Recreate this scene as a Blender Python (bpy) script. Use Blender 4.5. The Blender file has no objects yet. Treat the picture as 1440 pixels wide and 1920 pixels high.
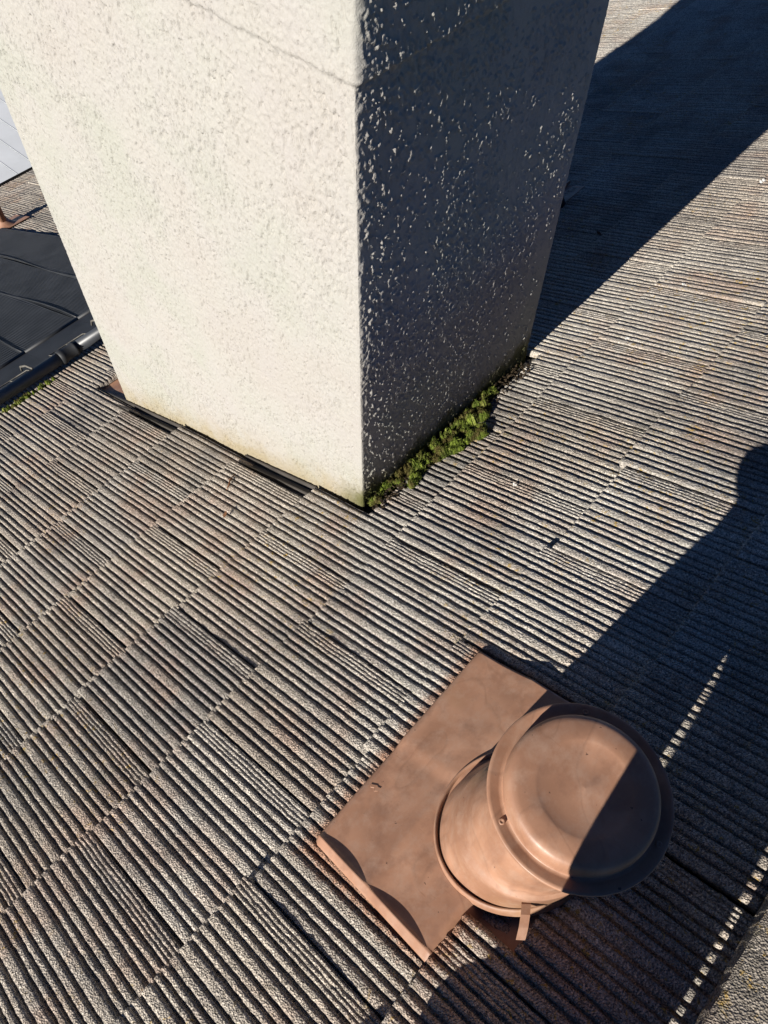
import bpy, bmesh, math, random
import numpy as np
from mathutils import Matrix, Vector

random.seed(7)
RNG = np.random.default_rng(11)
scene = bpy.context.scene
COL = scene.collection

# ------------------------------------------------------------------ camera
R = Matrix(((0.66569447, -0.62628042, 0.40573846),
            (-0.74612147, -0.56764778, 0.34796371),
            (0.01239368, -0.53436770, -0.84516126)))
CAM_H = 1.38
cam_d = bpy.data.cameras.new('camera')
cam = bpy.data.objects.new('camera', cam_d); COL.objects.link(cam)
cx, cy, cz = R.col[0].normalized(), R.col[1].normalized(), R.col[2].normalized()
mw = Matrix.Identity(4)
for i in range(3):
    mw[i][0] = cx[i]; mw[i][1] = -cy[i]; mw[i][2] = -cz[i]
mw[2][3] = CAM_H
cam.matrix_world = mw
cam_d.sensor_fit = 'VERTICAL'; cam_d.sensor_height = 36.0
cam_d.lens = 36.0 * 1463.84 / 1920.0
cam_d.clip_start = 0.02; cam_d.clip_end = 400
scene.camera = cam

# ------------------------------------------------------------------ light
SUN_EL = math.radians(23.0)
SUN_AZ_OFF = math.radians(0.50)          # sun comes from -X, a hair towards -Y
world = bpy.data.worlds.new('World'); scene.world = world; world.use_nodes = True
wn = world.node_tree
bg = wn.nodes['Background']
sky = wn.nodes.new('ShaderNodeTexSky'); sky.sky_type = 'NISHITA'; sky.sun_disc = False
sky.sun_elevation = SUN_EL; sky.sun_rotation = math.radians(-90) - SUN_AZ_OFF
sky.air_density = 0.38; sky.dust_density = 0.0; sky.ozone_density = 8.0
wn.links.new(sky.outputs[0], bg.inputs[0]); bg.inputs[1].default_value = 0.05
sd = bpy.data.lights.new('sun', 'SUN'); sd.energy = 5.0; sd.angle = math.radians(0.5)
sd.color = (1.0, 0.945, 0.86)
sun = bpy.data.objects.new('sun', sd); COL.objects.link(sun)
ray = Vector((math.cos(SUN_EL) * math.cos(SUN_AZ_OFF), math.cos(SUN_EL) * math.sin(SUN_AZ_OFF), -math.sin(SUN_EL)))
sun.rotation_euler = ray.to_track_quat('-Z', 'Y').to_euler(); sun.location = (-6, 0, 6)
vs = scene.view_settings
vs.view_transform = 'Standard'; vs.look = 'None'; vs.gamma = 1.0; vs.use_curve_mapping = False
vs.exposure = 0.95

# ------------------------------------------------------------------ helpers
PHI = 0.40915790
CP, SP = math.cos(PHI), math.sin(PHI)

def rw(u, v, w=0.0):
    """roof coordinates (along eave, down slope, above tiles) -> world"""
    return Vector((u, v * CP + w * SP, -v * SP + w * CP))

def link(name, me, mat=None, parent=None):
    o = bpy.data.objects.new(name, me); COL.objects.link(o)
    if mat is not None and me is not None and not me.materials:
        me.materials.append(mat)
    if parent is not None:
        o.parent = parent
    return o

def tag(o, label, cat, group=None):
    o['label'] = label; o['category'] = cat
    if group: o['group'] = group
    return o

def empty(name, loc=(0, 0, 0), rot=(0, 0, 0)):
    o = bpy.data.objects.new(name, None); COL.objects.link(o)
    o.location = loc; o.rotation_euler = rot; o.empty_display_size = 0.1
    return o

def roof_empty(name, u, v, w=0.0):
    return empty(name, rw(u, v, w), (-PHI, 0, 0))

def me_from(name, V, F, smooth=False):
    me = bpy.data.meshes.new(name)
    V = np.asarray(V, dtype=np.float64)
    if isinstance(F, np.ndarray):
        n, k = F.shape
        me.vertices.add(len(V)); me.vertices.foreach_set('co', V.astype(np.float32).ravel())
        me.loops.add(n * k); me.loops.foreach_set('vertex_index', F.astype(np.int32).ravel())
        me.polygons.add(n); me.polygons.foreach_set('loop_start', np.arange(0, n * k, k, dtype=np.int32))
        me.update(calc_edges=True)
    else:
        me.from_pydata([tuple(v) for v in V], [], F); me.update()
    me.validate()
    if smooth:
        me.polygons.foreach_set('use_smooth', np.ones(len(me.polygons), dtype=bool))
    return me

def from_bm(name, bm, smooth=False):
    bmesh.ops.recalc_face_normals(bm, faces=bm.faces)
    me = bpy.data.meshes.new(name); bm.to_mesh(me); bm.free()
    if smooth:
        me.polygons.foreach_set('use_smooth', np.ones(len(me.polygons), dtype=bool))
    return me

def bm_box(bm, x0, x1, y0, y1, z0, z1, mat=None):
    vs_ = [bm.verts.new(p) for p in ((x0, y0, z0), (x1, y0, z0), (x1, y1, z0), (x0, y1, z0),
                                     (x0, y0, z1), (x1, y0, z1), (x1, y1, z1), (x0, y1, z1))]
    for f in ((0, 3, 2, 1), (4, 5, 6, 7), (0, 1, 5, 4), (1, 2, 6, 5), (2, 3, 7, 6), (3, 0, 4, 7)):
        bm.faces.new([vs_[i] for i in f])
    if mat is not None:
        for v in vs_: v.co = mat @ v.co
    return vs_

def bm_tube(bm, pts, rad, n=12, caps=True):
    pts = [Vector(p) for p in pts]
    rads = rad if isinstance(rad, (list, tuple)) else [rad] * len(pts)
    rings = []; up = None
    for i, p in enumerate(pts):
        a = pts[max(i - 1, 0)]; b = pts[min(i + 1, len(pts) - 1)]
        t = (b - a).normalized()
        if up is None:
            up = t.orthogonal().normalized()
        else:
            up = (up - t * up.dot(t)).normalized()
        s = t.cross(up)
        rings.append([bm.verts.new(p + (up * math.cos(2 * math.pi * k / n) + s * math.sin(2 * math.pi * k / n)) * rads[i]) for k in range(n)])
    for i in range(len(rings) - 1):
        for k in range(n):
            bm.faces.new((rings[i][k], rings[i][(k + 1) % n], rings[i + 1][(k + 1) % n], rings[i + 1][k]))
    if caps:
        bm.faces.new(list(reversed(rings[0]))); bm.faces.new(rings[-1])

def lathe(profile, n=96, centre=None, jitter=0.0):
    """profile list of (r, z); centre(z) -> (x, y) offset"""
    V = []; F = []
    for r, z in profile:
        ox, oy = centre(z) if centre else (0, 0)
        for k in range(n):
            a = 2 * math.pi * k / n
            rr = r * (1 + jitter * (math.sin(3 * a + 1.2) + 0.6 * math.sin(5 * a + z * 40)))
            V.append((ox + rr * math.cos(a), oy + rr * math.sin(a), z))
    m = len(profile)
    for i in range(m - 1):
        for k in range(n):
            F.append((i * n + k, i * n + (k + 1) % n, (i + 1) * n + (k + 1) % n, (i + 1) * n + k))
    return V, F

def hash01(ix, iy, seed):
    h = (ix.astype(np.int64) * 374761393 + iy.astype(np.int64) * 668265263 + seed * 144269504) & 0x7fffffff
    h = ((h ^ (h >> 13)) * 1274126177) & 0x7fffffff
    h = (h ^ (h >> 16)) & 0xffff
    return h / 65535.0

def vnoise(x, y, seed):
    x0 = np.floor(x); y0 = np.floor(y); fx = x - x0; fy = y - y0
    fx = fx * fx * (3 - 2 * fx); fy = fy * fy * (3 - 2 * fy)
    x0 = x0.astype(np.int64); y0 = y0.astype(np.int64)
    a = hash01(x0, y0, seed); b = hash01(x0 + 1, y0, seed); c = hash01(x0, y0 + 1, seed); d = hash01(x0 + 1, y0 + 1, seed)
    return (a * (1 - fx) + b * fx) * (1 - fy) + (c * (1 - fx) + d * fx) * fy

def fbm(x, y, seed, octv=3):
    s = 0; amp = 0.5; tot = 0
    for o in range(octv):
        s = s + amp * vnoise(x * 2 ** o + 17.3 * o, y * 2 ** o + 5.1 * o, seed + o); tot += amp; amp *= 0.5
    return s / tot

def sstep(a, b, x):
    t = np.clip((x - a) / (b - a), 0, 1); return t * t * (3 - 2 * t)

# ------------------------------------------------------------------ materials
ALB = 0.72            # common scale darkening every base colour so bounced light fills shade less
class NT:
    def __init__(self, name, rough=0.8, spec=0.3, metallic=0.0):
        self.m = bpy.data.materials.new(name); self.m.use_nodes = True
        self.t = self.m.node_tree; self.b = self.t.nodes['Principled BSDF']
        self.b.inputs['Roughness'].default_value = rough
        self.b.inputs['Metallic'].default_value = metallic
        self.b.inputs['Specular IOR Level'].default_value = spec
    def n(self, typ, **kw):
        nd = self.t.nodes.new(typ)
        for k, v in kw.items(): setattr(nd, k, v)
        return nd
    def l(self, a, b): self.t.links.new(a, b)
    def pos(self):
        return self.n('ShaderNodeNewGeometry').outputs['Position']
    def obj(self):
        return self.n('ShaderNodeTexCoord').outputs['Object']
    def mapping(self, src, scale=(1, 1, 1), rot=(0, 0, 0)):
        mp = self.n('ShaderNodeMapping'); mp.inputs['Scale'].default_value = scale; mp.inputs['Rotation'].default_value = rot
        self.l(src, mp.inputs[0]); return mp.outputs[0]
    def noise(self, src, scale, detail=3, rough=0.55, dist=0.0):
        nd = self.n('ShaderNodeTexNoise'); nd.inputs['Scale'].default_value = scale
        nd.inputs['Detail'].default_value = detail; nd.inputs['Roughness'].default_value = rough
        nd.inputs['Distortion'].default_value = dist
        self.l(src, nd.inputs['Vector']); return nd.outputs['Fac']
    def vor(self, src, scale, out='Distance', feature='F1'):
        nd = self.n('ShaderNodeTexVoronoi'); nd.feature = feature; nd.inputs['Scale'].default_value = scale
        self.l(src, nd.inputs['Vector']); return nd.outputs[out]
    def ramp(self, fac, stops, interp='LINEAR'):
        nd = self.n('ShaderNodeValToRGB'); cr = nd.color_ramp; cr.interpolation = interp
        while len(cr.elements) > 1: cr.elements.remove(cr.elements[-1])
        cr.elements[0].position = stops[0][0]; cr.elements[0].color = (*stops[0][1], 1)
        for p, c in stops[1:]:
            e = cr.elements.new(p); e.color = (*c, 1)
        self.l(fac, nd.inputs[0]); return nd.outputs[0]
    def mix(self, fac, a, b, mode='MIX'):
        nd = self.n('ShaderNodeMix'); nd.data_type = 'RGBA'; nd.blend_type = mode
        for s, v in ((nd.inputs[0], fac), (nd.inputs[6], a), (nd.inputs[7], b)):
            if isinstance(v, (int, float)): s.default_value = v
            elif isinstance(v, tuple): s.default_value = (*v, 1)
            else: self.l(v, s)
        return nd.outputs[2]
    def math(self, op, a, b=0.0, clamp=False):
        nd = self.n('ShaderNodeMath'); nd.operation = op; nd.use_clamp = clamp
        for s, v in ((nd.inputs[0], a), (nd.inputs[1], b)):
            if isinstance(v, (int, float)): s.default_value = v
            else: self.l(v, s)
        return nd.outputs[0]
    def bump(self, h, strength=0.5, dist=0.001, prev=None):
        nd = self.n('ShaderNodeBump'); nd.inputs['Strength'].default_value = strength; nd.inputs['Distance'].default_value = dist
        self.l(h, nd.inputs['Height'])
        if prev is not None: self.l(prev, nd.inputs['Normal'])
        return nd.outputs[0]
    def color(self, c): 
        if isinstance(c, tuple): self.b.inputs['Base Color'].default_value = (*[q * ALB for q in c], 1)
        else: self.l(self.mix(1.0, c, (ALB, ALB, ALB), 'MULTIPLY'), self.b.inputs['Base Color'])
    def normal(self, s): self.l(s, self.b.inputs['Normal'])

G3 = lambda v: (v, v, v)

def tile_material(name, island=False, smooth_cap=False):
    t = NT(name, rough=0.92, spec=0.15)
    P = t.pos()
    if island:
        rnd = t.n('ShaderNodeNewGeometry').outputs['Random Per Island']
    else:
        rnd = t.n('ShaderNodeObjectInfo').outputs['Random']
    base = t.ramp(rnd, [(0.0, (0.400, 0.345, 0.285)), (0.25, (0.530, 0.455, 0.380)), (0.5, (0.335, 0.310, 0.280)),
                        (0.75, (0.560, 0.490, 0.405)), (0.9, (0.455, 0.410, 0.360)), (1.0, (0.640, 0.580, 0.500))])
    # weathering patches, larger than a tile
    n1 = t.noise(P, 2.3, 4, 0.6)
    base = t.mix(t.ramp(n1, [(0.42, G3(0)), (0.66, G3(1))]), base, (0.58, 0.520, 0.440))
    n2 = t.noise(P, 6.0, 4, 0.6)
    base = t.mix(t.ramp(n2, [(0.48, G3(0)), (0.66, G3(0.75))]), base, (0.46, 0.335, 0.265))
    n3 = t.noise(P, 4.1, 4, 0.6, 0.5)
    base = t.mix(t.ramp(n3, [(0.50, G3(0)), (0.70, G3(0.8))]), base, (0.29, 0.270, 0.245))
    # pale leached patches
    n4 = t.noise(P, 1.35, 3, 0.5, 0.4)
    base = t.mix(t.ramp(n4, [(0.60, G3(0)), (0.72, G3(0.55))]), base, (0.70, 0.665, 0.60))
    for (u_, v_, r_, st) in ((0.95, 0.20, 0.42, 0.75), (0.45, 0.36, 0.30, 0.5), (1.75, 0.78, 0.55, 0.6), (0.75, 0.70, 0.28, 0.4), (5.2, 2.6, 1.6, 0.7)):
        vd = t.n('ShaderNodeVectorMath', operation='DISTANCE'); t.l(P, vd.inputs[0]); vd.inputs[1].default_value = (u_, v_ * CP, -v_ * SP)
        dd = t.math('ADD', t.math('DIVIDE', vd.outputs['Value'], r_), t.math('MULTIPLY', t.math('SUBTRACT', n2, 0.5), 1.6))
        base = t.mix(t.ramp(dd, [(0.15, G3(st)), (0.95, G3(0))]), base, (0.66, 0.625, 0.56))
    if smooth_cap:
        base = t.mix(0.55, base, (0.20, 0.175, 0.145))
    # brown overspray where the flashing was painted in place
    sp = t.n('ShaderNodeSeparateXYZ'); t.l(P, sp.inputs[0])
    rv = t.math('SUBTRACT', t.math('MULTIPLY', sp.outputs[1], CP), t.math('MULTIPLY', sp.outputs[2], SP))
    du = t.math('SUBTRACT', t.math('ABSOLUTE', t.math('SUBTRACT', sp.outputs[0], 0.345)), 0.245)
    dv = t.math('SUBTRACT', t.math('ABSOLUTE', t.math('SUBTRACT', rv, 0.117)), 0.147)
    bd = t.math('ADD', t.math('MAXIMUM', du, dv), t.math('MULTIPLY', t.math('SUBTRACT', t.noise(P, 70, 3, 0.6), 0.5), 0.05))
    base = t.mix(t.ramp(bd, [(0.0, G3(0.9)), (0.014, G3(0.55)), (0.030, G3(0))]), base, (0.40, 0.21, 0.13))
    # sand grain: light quartz and dark specks
    g1 = t.vor(P, 420, 'Color')
    gs = t.n('ShaderNodeSeparateColor'); t.l(g1, gs.inputs[0])
    base = t.mix(0.85, base, t.ramp(gs.outputs[0], [(0.0, G3(0.25)), (0.22, G3(0.62)), (0.6, G3(1.02)), (0.84, G3(1.30)), (1.0, G3(1.75))]), 'MULTIPLY')
    # lichen, sparse yellow spots
    l0 = t.noise(P, 3.0, 2, 0.5)
    l1 = t.noise(P, 62, 4, 0.7, 0.6)
    lm = t.math('MULTIPLY', t.ramp(l0, [(0.46, G3(0)), (0.58, G3(1))]), t.ramp(l1, [(0.600 if not smooth_cap else 0.57, G3(0)), (0.650, G3(0.9))]))
    base = t.mix(lm, base, (0.50, 0.33, 0.085))
    l2 = t.noise(P, 26, 4, 0.7, 0.4)
    lm2 = t.math('MULTIPLY', t.ramp(l0, [(0.42, G3(0)), (0.6, G3(1))]), t.ramp(l2, [(0.60, G3(0)), (0.74, G3(0.45))]))
    base = t.mix(lm2, base, (0.33, 0.30, 0.13))
    t.color(base)
    h1 = t.vor(P, 330)
    h2 = t.noise(P, 900, 2, 0.6)
    nb = t.bump(h1, 1.0, 0.0030)
    nb = t.bump(h2, 0.6, 0.0010, nb)
    t.normal(nb)
    return t.m

M_TILE = tile_material('weathered concrete tile')
M_TILE_FAR = tile_material('weathered concrete tile field', island=True)
M_RIDGE = tile_material('weathered ridge tile', smooth_cap=True)

def stucco_material():
    t = NT('rough cast stucco', rough=1.0, spec=0.03)
    P = t.pos()
    base = t.ramp(t.noise(P, 3.2, 3, 0.5), [(0.35, (0.450, 0.425, 0.392)), (0.5, (0.455, 0.440, 0.405)), (0.62, (0.430, 0.428, 0.380))])
    base = t.mix(t.ramp(t.noise(P, 9.0, 4, 0.6), [(0.45, G3(0)), (0.7, G3(0.35))]), base, (0.455, 0.428, 0.42))
    base = t.mix(t.ramp(t.noise(P, 220, 3, 0.6), [(0.3, G3(0.30)), (0.55, G3(0))]), base, (0.35, 0.33, 0.30))
    # grime rising from the roof line: height above the roof plane
    sp = t.n('ShaderNodeSeparateXYZ'); t.l(P, sp.inputs[0])
    hgt = t.math('ADD', t.math('MULTIPLY', sp.outputs[1], SP), t.math('MULTIPLY', sp.outputs[2], CP))
    hn = t.math('ADD', hgt, t.math('MULTIPLY', t.math('SUBTRACT', t.noise(P, 14, 4, 0.65), 0.5), -0.16))
    fac = t.ramp(hn, [(0.0, G3(0.75)), (0.035, G3(0.45)), (0.09, G3(0.10)), (0.16, G3(0))])
    base = t.mix(fac, base, (0.34, 0.275, 0.155))
    # mossy stain low down near the corner and the gutter behind
    sx = t.math('SUBTRACT', 1.0, t.math('MULTIPLY', t.math('ABSOLUTE', t.math('SUBTRACT', sp.outputs[1], 0.76)), 9.0), True)
    fg = t.math('MULTIPLY', sx, t.ramp(hn, [(0.0, G3(0.95)), (0.03, G3(0.75)), (0.075, G3(0))]))
    base = t.mix(fg, base, (0.10, 0.105, 0.035))
    t.color(base)
    nb = t.bump(t.noise(P, 420, 3, 0.65), 0.7, 0.0022)
    t.normal(nb)
    return t.m
M_STUCCO = stucco_material()

def brown_paint(name, bright=1.0, rough=0.42):
    t = NT(name, rough=rough, spec=0.4)
    P = t.pos()
    a = tuple(c * bright for c in (0.335, 0.175, 0.108)); b_ = tuple(c * bright for c in (0.41, 0.222, 0.14)); c_ = tuple(c * bright for c in (0.285, 0.142, 0.084))
    base = t.ramp(t.noise(P, 6, 2, 0.5, 0.4), [(0.36, a), (0.5, b_), (0.62, a), (0.74, c_)])
    # tide marks left by standing water
    d = t.noise(P, 6.5, 1.5, 0.4, 0.7)
    ring = t.ramp(d, [(0.44, G3(0)), (0.452, G3(0.12)), (0.470, G3(0.02)), (0.55, G3(0)), (0.572, G3(0.42)), (0.582, G3(0.14)), (0.66, G3(0.22))])
    base = t.mix(ring, base, tuple(c * 0.62 for c in a))
    base = t.mix(t.ramp(t.noise(P, 5.0, 3, 0.5), [(0.58, G3(0)), (0.74, G3(0.5))]), base, tuple(c * bright for c in (0.40, 0.245, 0.13)))
    du = t.noise(P, 34, 5, 0.7)
    base = t.mix(t.ramp(du, [(0.46, G3(0)), (0.70, G3(0.50))]), base, tuple(c * 1.0 for c in (0.48, 0.32, 0.235)))
    st = t.noise(t.mapping(P, (26, 26, 5)), 1.0, 4, 0.65)
    base = t.mix(t.ramp(st, [(0.50, G3(0)), (0.68, G3(0.45))]), base, (0.235, 0.120, 0.078))
    sc = t.noise(t.mapping(P, (420, 18, 60), (0.3, 0.2, 0.9)), 1.0, 2, 0.5)
    base = t.mix(t.ramp(sc, [(0.70, G3(0)), (0.76, G3(0.30))]), base, tuple(c * 0.55 for c in a))
    # chips and grit
    ch = t.noise(P, 130, 2, 0.5)
    base = t.mix(t.ramp(ch, [(0.745, G3(0)), (0.765, G3(0.9))]), base, (0.10, 0.05, 0.035))
    t.color(base)
    rr = t.ramp(t.noise(P, 30, 3), [(0.3, G3(rough - 0.06)), (0.7, G3(rough + 0.16))]); t.l(rr, t.b.inputs['Roughness'])
    brush = t.noise(t.mapping(P, (90, 520, 220), (0, 0, 0.5)), 1.0, 2, 0.5)
    nb = t.bump(brush, 0.16, 0.0006)
    nb = t.bump(t.noise(P, 12, 2), 0.45, 0.005, nb)
    t.normal(nb)
    return t.m
M_BROWN = brown_paint('brown painted metal', 1.12, 0.45)
M_BROWN_L = M_BROWN

def simple(name, col, rough=0.6, spec=0.3, nscale=0, amt=0.25, bump=0.0, bscale=200, metallic=0.0, bdist=0.001):
    t = NT(name, rough, spec, metallic)
    if nscale:
        P = t.pos()
        lo = tuple(c * (1 - amt) for c in col); hi = tuple(min(1, c * (1 + amt)) for c in col)
        t.color(t.ramp(t.noise(P, nscale, 4, 0.6), [(0.3, lo), (0.7, hi)]))
        if bump: t.normal(t.bump(t.noise(P, bscale, 3, 0.6), bump, bdist))
    else:
        t.color(col)
    return t.m
M_DECK = simple('roof underlay', (0.03, 0.03, 0.03), 0.95, 0.1, 20, 0.3)
M_GREY_METAL = simple('dull grey flashing', (0.085, 0.076, 0.068), 0.55, 0.4, 12, 0.3, 0.2, 60)
M_RUBBER = simple('black solar rubber', (0.028, 0.030, 0.034), 0.55, 0.4, 8, 0.35, 0.3, 400)
M_PIPE = simple('black plastic pipe', (0.045, 0.050, 0.058), 0.42, 0.5, 14, 0.35, 0.1, 90)
M_CLIP = simple('dusty wire', (0.16, 0.15, 0.13), 0.6, 0.3, 60, 0.3)
M_WHITE = simple('white painted sheet', (0.78, 0.81, 0.84), 0.45, 0.4, 2.5, 0.08)
M_DROP = simple('bird dropping', (0.75, 0.74, 0.70), 0.8, 0.2, 300, 0.15, 0.4, 500)
M_TWIG = simple('dry twig', (0.17, 0.085, 0.045), 0.9, 0.1, 300, 0.3)
M_LAWN = simple('lawn', (0.075, 0.10, 0.035), 0.95, 0.1, 1.5, 0.4, 0.6, 30, 0, 0.02)
M_WALL = simple('house wall paint', (0.55, 0.50, 0.42), 0.9, 0.2, 3, 0.08, 0.3, 150)
M_SOIL = simple('leaf litter', (0.055, 0.040, 0.025), 0.95, 0.1, 120, 0.5, 0.8, 400, 0, 0.002)

def moss_material(name, hue=1.0):
    t = NT(name, 0.85, 0.15)
    rnd = t.n('ShaderNodeNewGeometry').outputs['Random Per Island']
    P = t.pos()
    base = t.ramp(rnd, [(0.0, (0.045, 0.065, 0.010)), (0.4, (0.095, 0.135, 0.018)), (0.8, (0.165, 0.215, 0.028)), (1.0, (0.27, 0.29, 0.08))])
    base = t.mix(t.ramp(t.noise(P, 22, 4, 0.65), [(0.46, G3(0)), (0.58, G3(0.85))]), base, (0.085, 0.062, 0.022))
    t.color(base)
    t.b.inputs['Subsurface Weight'].default_value = 0.0
    return t.m
M_MOSS = moss_material('green moss')

# ------------------------------------------------------------------ roof structure
TW, TE = 0.301, 0.3487            # cover width and exposure of a tile
V0 = 0.317                        # lower edge of course 0
U_MIN, U_MAX = -2.2, 9.5
V_TOP, V_EAVE = -0.49, 6.86
bm = bmesh.new()
bm_box(bm, U_MIN, U_MAX, V_TOP, V_EAVE - 0.02, -0.10, -0.055)
roof = link('roof', from_bm('roof', bm), M_DECK); roof.rotation_euler = (-PHI, 0, 0); roof['kind'] = 'structure'
# far slope on the other side of the ridge
bm = bmesh.new()
bm_box(bm, U_MIN, U_MAX, -4.0, 0.0, -0.035, 0.0)
back = link('roof_back_slope', from_bm('roof_back_slope', bm), M_TILE_FAR)
back.location = rw(0, V_TOP, -0.02); back.rotation_euler = (PHI, 0, 0); back['kind'] = 'structure'

RIDGES = [23, 16, 17.5, 25, 15.5, 16, 19, 26, 15.5, 17.5, 22, 15.5, 17]      # mm, wide then fine
FINE = [8.6, 8.0, 8.8, 8.2]
def tile_profile(rng, lod):
    """list of (x, z, kind): kind 1 = jitters freely"""
    pts = []
    x = 0.0
    pts.append((0.0, -0.0018)); pts.append((0.0012, 0.0))
    tot = sum(RIDGES)
    scale = (0.2952 - sum(FINE) / 1000 - 0.0) / tot * 1000
    ws = [w * scale / 1000 for w in RIDGES]
    first = True
    for i, w in enumerate(ws + [f / 1000 for f in FINE]):
        fine = i >= len(ws)
        g = 0.0068 if not fine else 0.0030
        g *= rng.uniform(0.9, 1.1)
        dep = (0.0088 if not fine else 0.0023) * rng.uniform(0.9, 1.1)
        top = (0.0 if not fine else -0.0001) + rng.uniform(-0.0004, 0.0004)
        a, b = x, x + w - g
        if not first: pts.append((a + 0.0003, top - 0.0002))
        first = False
        if lod and not fine:
            m = 2 if (b - a) > 0.012 else 1
            for q in range(1, m + 1):
                pts.append((a + (b - a) * q / (m + 1), top + 0.00005))
        elif lod or not fine:
            pts.append(((a + b) / 2, top + 0.00005))
        pts.append((b, top - 0.00005))
        pts.append((b + g * 0.16, top - dep)); pts.append((b + g * 0.80, top - dep * 1.0))
        x += w
    # interlock channel
    pts = [q for q in pts if q[0] < 0.2940]; pts.append((0.2942, -0.0002)); pts.append((0.2948, -0.0150)); pts.append((0.2994, -0.0155))
    arr = np.array(pts)
    arr = arr[np.argsort(arr[:, 0], kind='stable')]
    return arr

PROF_HI = [tile_profile(np.random.default_rng(50 + s), 1) for s in range(6)]
PROF_LO = tile_profile(np.random.default_rng(90), 0)
Y_HID = -0.055

def tile_patch(prof, seed, rect, ny, jit=1.0):
    """rect in tile coordinates x0,x1,y0,y1 (y down slope, 0..TE visible)"""
    x0, x1, y0, y1 = rect
    xs = prof[:, 0]; zs = prof[:, 1]
    keep = (xs > x0 + 1e-4) & (xs < x1 - 1e-4)
    X = np.concatenate(([x0], xs[keep], [x1])); Z = np.concatenate(([np.interp(x0, xs, zs)], zs[keep], [np.interp(x1, xs, zs)]))
    n = max(2, int(round(ny * (y1 - y0) / (TE - Y_HID))) + 1)
    Y = np.linspace(y0, y1, n)
    full = y1 > TE - 0.002
    if full and n > 8:
        Y = np.concatenate((Y[:-1], [y1 - 0.0025, y1])); n = len(Y)
    XX, YY = np.meshgrid(X, Y); ZZ = np.repeat(Z[None, :], n, 0)
    rng = np.random.default_rng(seed)
    if jit > 0:
        mx = (fbm(XX * 60 + 3, YY * 12, seed, 2) - 0.5) * 0.0016 + (vnoise(XX * 90, YY * 110, seed + 2) - 0.5) * 0.0013 + rng.normal(0, 0.00030, XX.shape)
        mz = (fbm(XX * 30, YY * 25 + 9, seed + 5, 2) - 0.5) * 0.0014 + rng.normal(0, 0.00022, XX.shape)
        # long chips out of the crests
        chip = sstep(0.70, 0.82, vnoise(XX * 55, YY * 26, seed + 9)) * 0.0012
        mx[:, 0] = 0; mx[:, -1] = 0
        XX = XX + mx * jit; ZZ = ZZ + (mz - chip * (ZZ > -0.002)) * jit
        # keep x monotone inside a row
        XX = np.maximum.accumulate(XX, axis=1)
    ZZ = ZZ - 0.017 + 0.023 * (YY / TE)
    ZZ = ZZ + 0.0018 * np.sin(math.pi * (YY / TE) + seed) * 0.5
    if full and n > 8:
        ZZ[-1] -= 0.0022
        YY[-1] += (vnoise(XX[-1] * 70, XX[-1] * 0 + 3, seed + 3) - 0.5) * 0.004
    m = len(X)
    top = np.stack((XX, YY, ZZ), -1).reshape(-1, 3)
    idx = np.arange(n * m).reshape(n, m)
    F = np.stack((idx[:-1, :-1], idx[:-1, 1:], idx[1:, 1:], idx[1:, :-1]), -1).reshape(-1, 4)
    loop = np.concatenate((idx[0, :], idx[1:, -1], idx[-1, -2::-1], idx[-2:0:-1, 0]))
    low = top[loop].copy(); low[:, 2] = np.minimum(low[:, 2] - 0.006, -0.017 + 0.023 * low[:, 1] / TE - 0.020)
    b0 = len(top); k = len(loop); nx = np.roll(np.arange(k), -1)
    S = np.stack((loop, b0 + np.arange(k), b0 + nx, loop[nx]), -1)
    V = np.concatenate((top, low)); F = np.concatenate((F, S))
    return V, F

def tile_mesh(name, prof, seed, rects, ny, jit=1.0):
    Vs = []; Fs = []; o = 0
    for r in rects:
        V, F = tile_patch(prof, seed, r, ny, jit); Vs.append(V); Fs.append(F + o); o += len(V)
    return me_from(name, np.concatenate(Vs), np.concatenate(Fs))

FULL = (0.0, 0.2994, Y_HID, TE)
MESH_HI = [tile_mesh('roof_tile_near', PROF_HI[s], 100 + s, [FULL], 62) for s in range(6)]
MESH_MID = [tile_mesh('roof_tile_mid', PROF_HI[s], 200 + s, [FULL], 26) for s in range(4)]
for m_ in MESH_HI + MESH_MID: m_.materials.append(M_TILE)

def subtract(rect, hole):
    x0, x1, y0, y1 = rect; a0, a1, b0, b1 = hole
    if a0 >= x1 or a1 <= x0 or b0 >= y1 or b1 <= y0: return [rect], False
    out = []
    if a0 > x0: out.append((x0, a0, y0, y1))
    if a1 < x1: out.append((a1, x1, y0, y1))
    xa, xb = max(x0, a0), min(x1, a1)
    if b0 > y0: out.append((xa, xb, y0, b0))
    if b1 < y1: out.append((xa, xb, b1, y1))
    return out, True

CH_X0, CH_X1, CH_Y0, CH_Y1 = 0.802, 1.527, 0.762, 1.967
HOLE_CH = (0.787, 1.545, 0.800, 2.350)
HOLE_VENT = (0.192, 0.4535, -0.122, 0.0)

camp = Vector((0, 0, CAM_H))
Rinv = R.transposed()
def screen(P):
    c = Rinv @ (P - camp)
    if c.z < 0.05: return None
    return 720 + 1463.84 * c.x / c.z, 960 + 1463.84 * c.y / c.z, c.z

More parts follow.
